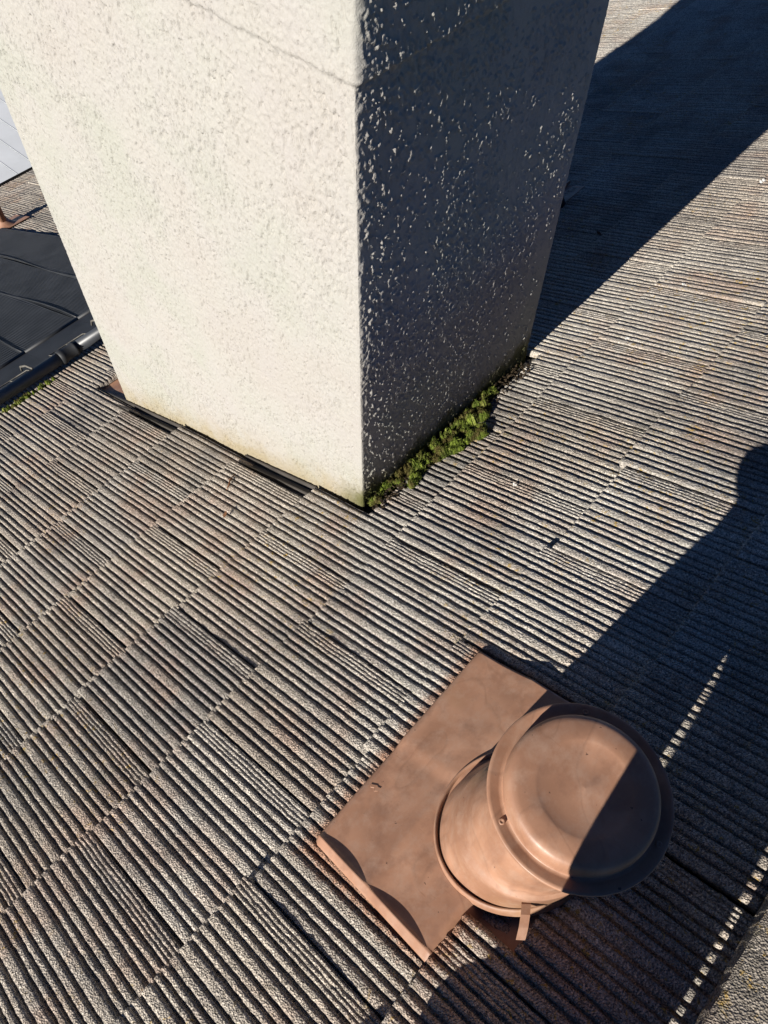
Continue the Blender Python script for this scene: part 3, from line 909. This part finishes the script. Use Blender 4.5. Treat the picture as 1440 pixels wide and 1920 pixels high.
# litter in the back gutter
bm = bmesh.new()
for i in range(420):
    u = 0.81 + 0.68 * rm.random(); v = 0.770 + 0.060 * rm.random(); s = rm.uniform(0.002, 0.006)
    m_ = Matrix.Translation((u, v, -0.016 + 0.016 * rm.random())) @ Matrix.Rotation(rm.random() * 6, 4, Vector((rm.random() - .5, rm.random() - .5, 1)).normalized())
    bm_box(bm, -s, s, -s * 0.5, s * 0.5, -s * 0.25, s * 0.25, m_)
o = link('leaf_litter', from_bm('leaf_litter', bm), M_SOIL); o.rotation_euler = (-PHI, 0, 0); o['kind'] = 'stuff'
o['label'] = 'dark crumbs of leaf litter in the gap behind the chimney'; o['category'] = 'leaf litter'

# ------------------------------------------------------------------ bits lying on the tiles
def dropping(u, v, s, label, seed):
    rg = random.Random(seed); bm = bmesh.new()
    for q in range(5):
        r_ = bmesh.ops.create_icosphere(bm, subdivisions=2, radius=s * rg.uniform(0.35, 0.8))
        off = Vector((rg.uniform(-1, 1) * s, rg.uniform(-1.3, 1.3) * s, 0))
        for v_ in r_['verts']:
            v_.co.z *= 0.32; v_.co += off
    o = link('bird_dropping', from_bm('bird_dropping', bm, True), M_DROP)
    o.location = rw(u, v, 0.001); o.rotation_euler = (-PHI, 0, rg.random() * 3)
    tag(o, label, 'bird dropping')
dropping(1.033, 0.507, 0.0036, 'small white bird dropping on the tiles right of the moss', 1)
dropping(1.983, 0.575, 0.0055, 'white bird dropping near the lower edge of the chimney shadow', 2)
dropping(1.679, 0.589, 0.005, 'pale grey bird dropping on a bleached tile edge', 3)
dropping(2.646, 0.653, 0.015, 'large white splash of bird dropping at the right edge', 4)
bm = bmesh.new()
bm_tube(bm, [(-0.030, 0.004, 0.004), (-0.012, 0.0, 0.008), (0.006, 0.004, 0.007), (0.028, -0.002, 0.004)], [0.0016, 0.0026, 0.0022, 0.0012], 8)
bm_tube(bm, [(0.0, 0.002, 0.007), (0.010, 0.012, 0.010)], [0.0014, 0.0008], 6)
o = link('twig', from_bm('twig', bm, True), M_TWIG); o.location = rw(0.684, 1.281, 0); o.rotation_euler = (-PHI, 0, 0.5)
tag(o, 'small dry brown twig on the tiles below the lit chimney face', 'twig')
for i, (u, v, lab) in enumerate(((0.582, 1.175, 'dark scrap of dead leaf on tiles left of the chimney corner'), (2.23, 1.03, 'dark leaf scrap inside the chimney shadow'))):
    bm = bmesh.new()
    r_ = [bm.verts.new(p) for p in ((-0.010, 0, 0.002), (-0.003, 0.005, 0.006), (0.006, 0.004, 0.004), (0.012, 0.0, 0.008), (0.004, -0.005, 0.005), (-0.004, -0.004, 0.003))]
    bm.faces.new(r_); ex = bmesh.ops.extrude_face_region(bm, geom=bm.faces[:])
    for v_ in [g_ for g_ in ex['geom'] if isinstance(g_, bmesh.types.BMVert)]: v_.co.z += 0.0008
    o = link('dead_leaf', from_bm('dead_leaf', bm), M_TWIG); o.location = rw(u, v, 0.001); o.rotation_euler = (-PHI, 0, i + 0.4)
    tag(o, lab, 'dead leaf')

# ------------------------------------------------------------------ the photographer, whose shadow falls on the roof
M_TROUSER = simple('dark work trousers', (0.035, 0.04, 0.055), 0.9, 0.1, 40, 0.2, 0.4, 500)
M_JACKET = simple('grey work jacket', (0.10, 0.10, 0.11), 0.9, 0.1, 30, 0.2, 0.4, 500)
M_SKIN = simple('skin', (0.45, 0.27, 0.19), 0.55, 0.3, 30, 0.08)
M_HAIR = simple('dark hair', (0.03, 0.02, 0.015), 0.6, 0.3, 80, 0.3)
M_SHOE = simple('brown boots', (0.08, 0.05, 0.03), 0.7, 0.2, 40, 0.2)

def skin_obj(name, verts, edges_, radii, mat, parent, root=0, sub=2):
    me = bpy.data.meshes.new(name); me.from_pydata([tuple(v) for v in verts], edges_, []); me.update()
    o = link(name, me, mat, parent)
    sk = o.modifiers.new('skin', 'SKIN'); sk.use_smooth_shade = True
    lay = me.skin_vertices[0].data if me.skin_vertices else None
    if lay is None:
        bpy.context.view_layer.objects.active = o
        lay = me.skin_vertices[0].data
    for i, r_ in enumerate(radii):
        lay[i].radius = (r_, r_) if not isinstance(r_, tuple) else r_
        lay[i].use_root = (i == root)
    ss = o.modifiers.new('sub', 'SUBSURF'); ss.levels = sub; ss.render_levels = sub
    return o

FX = -0.15                                   # body centre line
per = empty('person', rw(FX, -0.22, 0.0))
tag(per, 'person standing by the ridge in dark trousers and grey jacket holding up a phone', 'person')
pinv = Matrix.Translation(-rw(FX, -0.22, 0.0))
gz = 0.09
def P3(x, y, z): return Vector((x, y, z))
legR = [P3(-0.065, -0.222, gz + 0.080), P3(-0.065, -0.232, gz + 0.16), P3(-0.067, -0.234, gz + 0.33), P3(-0.070, -0.194, gz + 0.385), P3(-0.070, -0.146, gz + 0.54), P3(-0.070, -0.185, gz + 0.70), P3(-0.075, -0.250, gz + 0.86)]
legL = [P3(-0.235, -0.160, gz + 0.060), P3(-0.235, -0.178, gz + 0.125), P3(-0.232, -0.236, gz + 0.24), P3(-0.230, -0.218, gz + 0.47), P3(-0.230, -0.155, gz + 0.61), P3(-0.230, -0.200, gz + 0.74), P3(-0.225, -0.250, gz + 0.86)]
pel = P3(FX, -0.262, gz + 0.94); waist = P3(FX, -0.262, gz + 1.04); chest = P3(FX, -0.260, gz + 1.22); neck = P3(FX, -0.235, gz + 1.40)
shR = P3(0.02, -0.265, gz + 1.34); shL = P3(-0.32, -0.265, gz + 1.34)
elR = P3(0.12, -0.190, gz + 1.12); elL = P3(-0.37, -0.150, gz + 1.14)
upv, bkv = -cy, -cz
hdR = Vector((0, 0, CAM_H)) + cx * 0.055 - upv * 0.215 + bkv * 0.035; hdL = Vector((0, 0, CAM_H)) - cx * 0.095 - upv * 0.205 + bkv * 0.035
head0 = P3(FX + 0.01, -0.215, gz + 1.47); head1 = P3(FX + 0.02, -0.190, gz + 1.58); head2 = P3(FX + 0.02, -0.195, gz + 1.66)
# body: one continuous figure with fingers
V = []; E = []; RD = []
def chain(pts, rads, start=None):
    prev = start
    for p, r_ in zip(pts, rads):
        V.append(p); RD.append(r_); i = len(V) - 1
        if prev is not None: E.append((prev, i))
        prev = i
    return prev
chain([pel], [0.125])
w_ = chain([waist, chest, P3(FX, -0.25, gz + 1.33)], [0.125, 0.135, 0.10], 0)
hd = chain([neck, head0, head1, head2], [0.052, 0.068, 0.092, 0.075], w_)
for s, (sh_, el_, hn_) in ((1, (shR, elR, hdR)), (-1, (shL, elL, hdL))):
    a = chain([sh_, sh_.lerp(el_, 0.5), el_, el_.lerp(hn_, 0.5), hn_], [0.058, 0.046, 0.040, 0.034, 0.027], w_)
    dirn = (upv + cx * (-0.25 * s)).normalized()
    palm = hn_ + dirn * 0.055
    pi = chain([palm], [0.024], a)
    side = dirn.cross(Vector((0, 0, 1))).normalized(); bk = side.cross(dirn)
    for q in range(4):
        off = side * (q - 1.5) * 0.019
        L = (0.026, 0.031, 0.029, 0.022)[q]
        b0 = palm + dirn * 0.018 + off
        chain([b0, b0 + dirn * L, b0 + dirn * (L * 1.6) - bk * 0.014, b0 + dirn * (L * 1.8) - bk * 0.030], [0.0095, 0.009, 0.0085, 0.0075], pi)
    tb = hn_ + dirn * 0.03 + side * (0.028 * -s)
    chain([tb, tb + dirn * 0.024 + side * (0.012 * -s), tb + dirn * 0.046 + side * (0.006 * -s)], [0.012, 0.0105, 0.0085], a)
for leg in (legR, legL):
    chain(list(reversed(leg)), [0.085, 0.075, 0.065, 0.060, 0.054, 0.050, 0.040], 0)
pinvt = pinv
body = skin_obj('body', [pinvt @ v for v in V], E, RD, M_SKIN, per, 0, 2)
# trousers
V = [pel + Vector((0, 0, 0.09)), pel + Vector((0, 0, -0.045))]; E = [(0, 1)]; RD = [0.150, 0.150]
for leg in (legR, legL):
    chain(list(reversed(leg)), [0.112, 0.108, 0.104, 0.094, 0.094, 0.094, 0.096], 1)
skin_obj('trousers', [pinvt @ v for v in V], E, RD, M_TROUSER, per, 0, 2)
V = [waist + Vector((0, 0, -0.17))]; E = []; RD = [0.172]
w_ = chain([waist + Vector((0, 0, 0.05)), chest, P3(FX, -0.25, gz + 1.33), P3(FX, -0.240, gz + 1.375)], [0.152, 0.160, 0.118, 0.070], 0)
for (sh_, el_, hn_) in ((shR, elR, hdR), (shL, elL, hdL)):
    chain([sh_, sh_.lerp(el_, 0.5), el_, el_.lerp(hn_, 0.5), el_.lerp(hn_, 0.93)], [0.076, 0.063, 0.056, 0.050, 0.042], 3)
skin_obj('jacket', [pinvt @ v for v in V], E, RD, M_JACKET, per, 0, 2)
skin_obj('hair', [pinvt @ v for v in (head1 + Vector((0, -0.03, -0.02)), head1 + Vector((0, -0.025, 0.04)), head2 + Vector((0, 0.0, 0.012)))], [(0, 1), (1, 2)], [0.085, 0.096, 0.082], M_HAIR, per, 1, 2)
# face
for sx in (-1, 1):
    bm = bmesh.new(); bmesh.ops.create_uvsphere(bm, u_segments=12, v_segments=8, radius=0.012)
    o = link('eye', from_bm('eye', bm, True), simple('eye white', (0.6, 0.6, 0.58), 0.3), per); o.location = pinvt @ (head1 + Vector((sx * 0.032, 0.083, 0.0)))
    skin_obj('ear', [pinvt @ (head1 + Vector((sx * 0.088, -0.005, -0.025))), pinvt @ (head1 + Vector((sx * 0.094, -0.010, 0.02)))], [(0, 1)], [0.012, 0.016], M_SKIN, per, 0, 2)
skin_obj('nose', [pinvt @ (head1 + Vector((0, 0.086, 0.01))), pinvt @ (head1 + Vector((0, 0.100, -0.030)))], [(0, 1)], [0.009, 0.014], M_SKIN, per, 0, 2)
skin_obj('mouth', [pinvt @ (head1 + Vector((-0.022, 0.080, -0.062))), pinvt @ (head1 + Vector((0, 0.086, -0.061))), pinvt @ (head1 + Vector((0.022, 0.080, -0.062)))], [(0, 1), (1, 2)], [0.006, 0.008, 0.006], simple('lips', (0.40, 0.17, 0.14), 0.5), per, 1, 2)
# boots, soles following the roof
for x, dy in ((-0.065, 0.0), (-0.235, 0.060)):
    pts = [rw(x, -0.305 + dy, 0.045), rw(x, -0.26 + dy, 0.055), rw(x, -0.19 + dy, 0.050), rw(x, -0.115 + dy, 0.040), rw(x, -0.085 + dy, 0.032), rw(x, -0.262 + dy, 0.125)]
    skin_obj('boot', [pinvt @ p for p in pts], [(0, 1), (1, 2), (2, 3), (3, 4), (1, 5)], [0.040, 0.050, 0.048, 0.044, 0.030, 0.056], M_SHOE, per, 1, 2)
# phone just behind the lens
bm = bmesh.new(); bm_box(bm, -0.058, 0.018, -0.130, 0.022, 0.004, 0.012)
bmesh.ops.bevel(bm, geom=bm.edges[:], offset=0.003, segments=2, affect='EDGES')
o = empty('phone'); o.matrix_world = mw
tag(o, 'dark smartphone held up in the photographer\'s hands', 'phone')
link('case', from_bm('case', bm), simple('dark phone glass', (0.02, 0.02, 0.022), 0.25, 0.5), o)
bm = bmesh.new(); bm_box(bm, -0.055, 0.015, -0.127, 0.019, 0.0122, 0.0128)
link('screen', from_bm('screen', bm), simple('phone screen', (0.03, 0.035, 0.04), 0.15, 0.5), o)
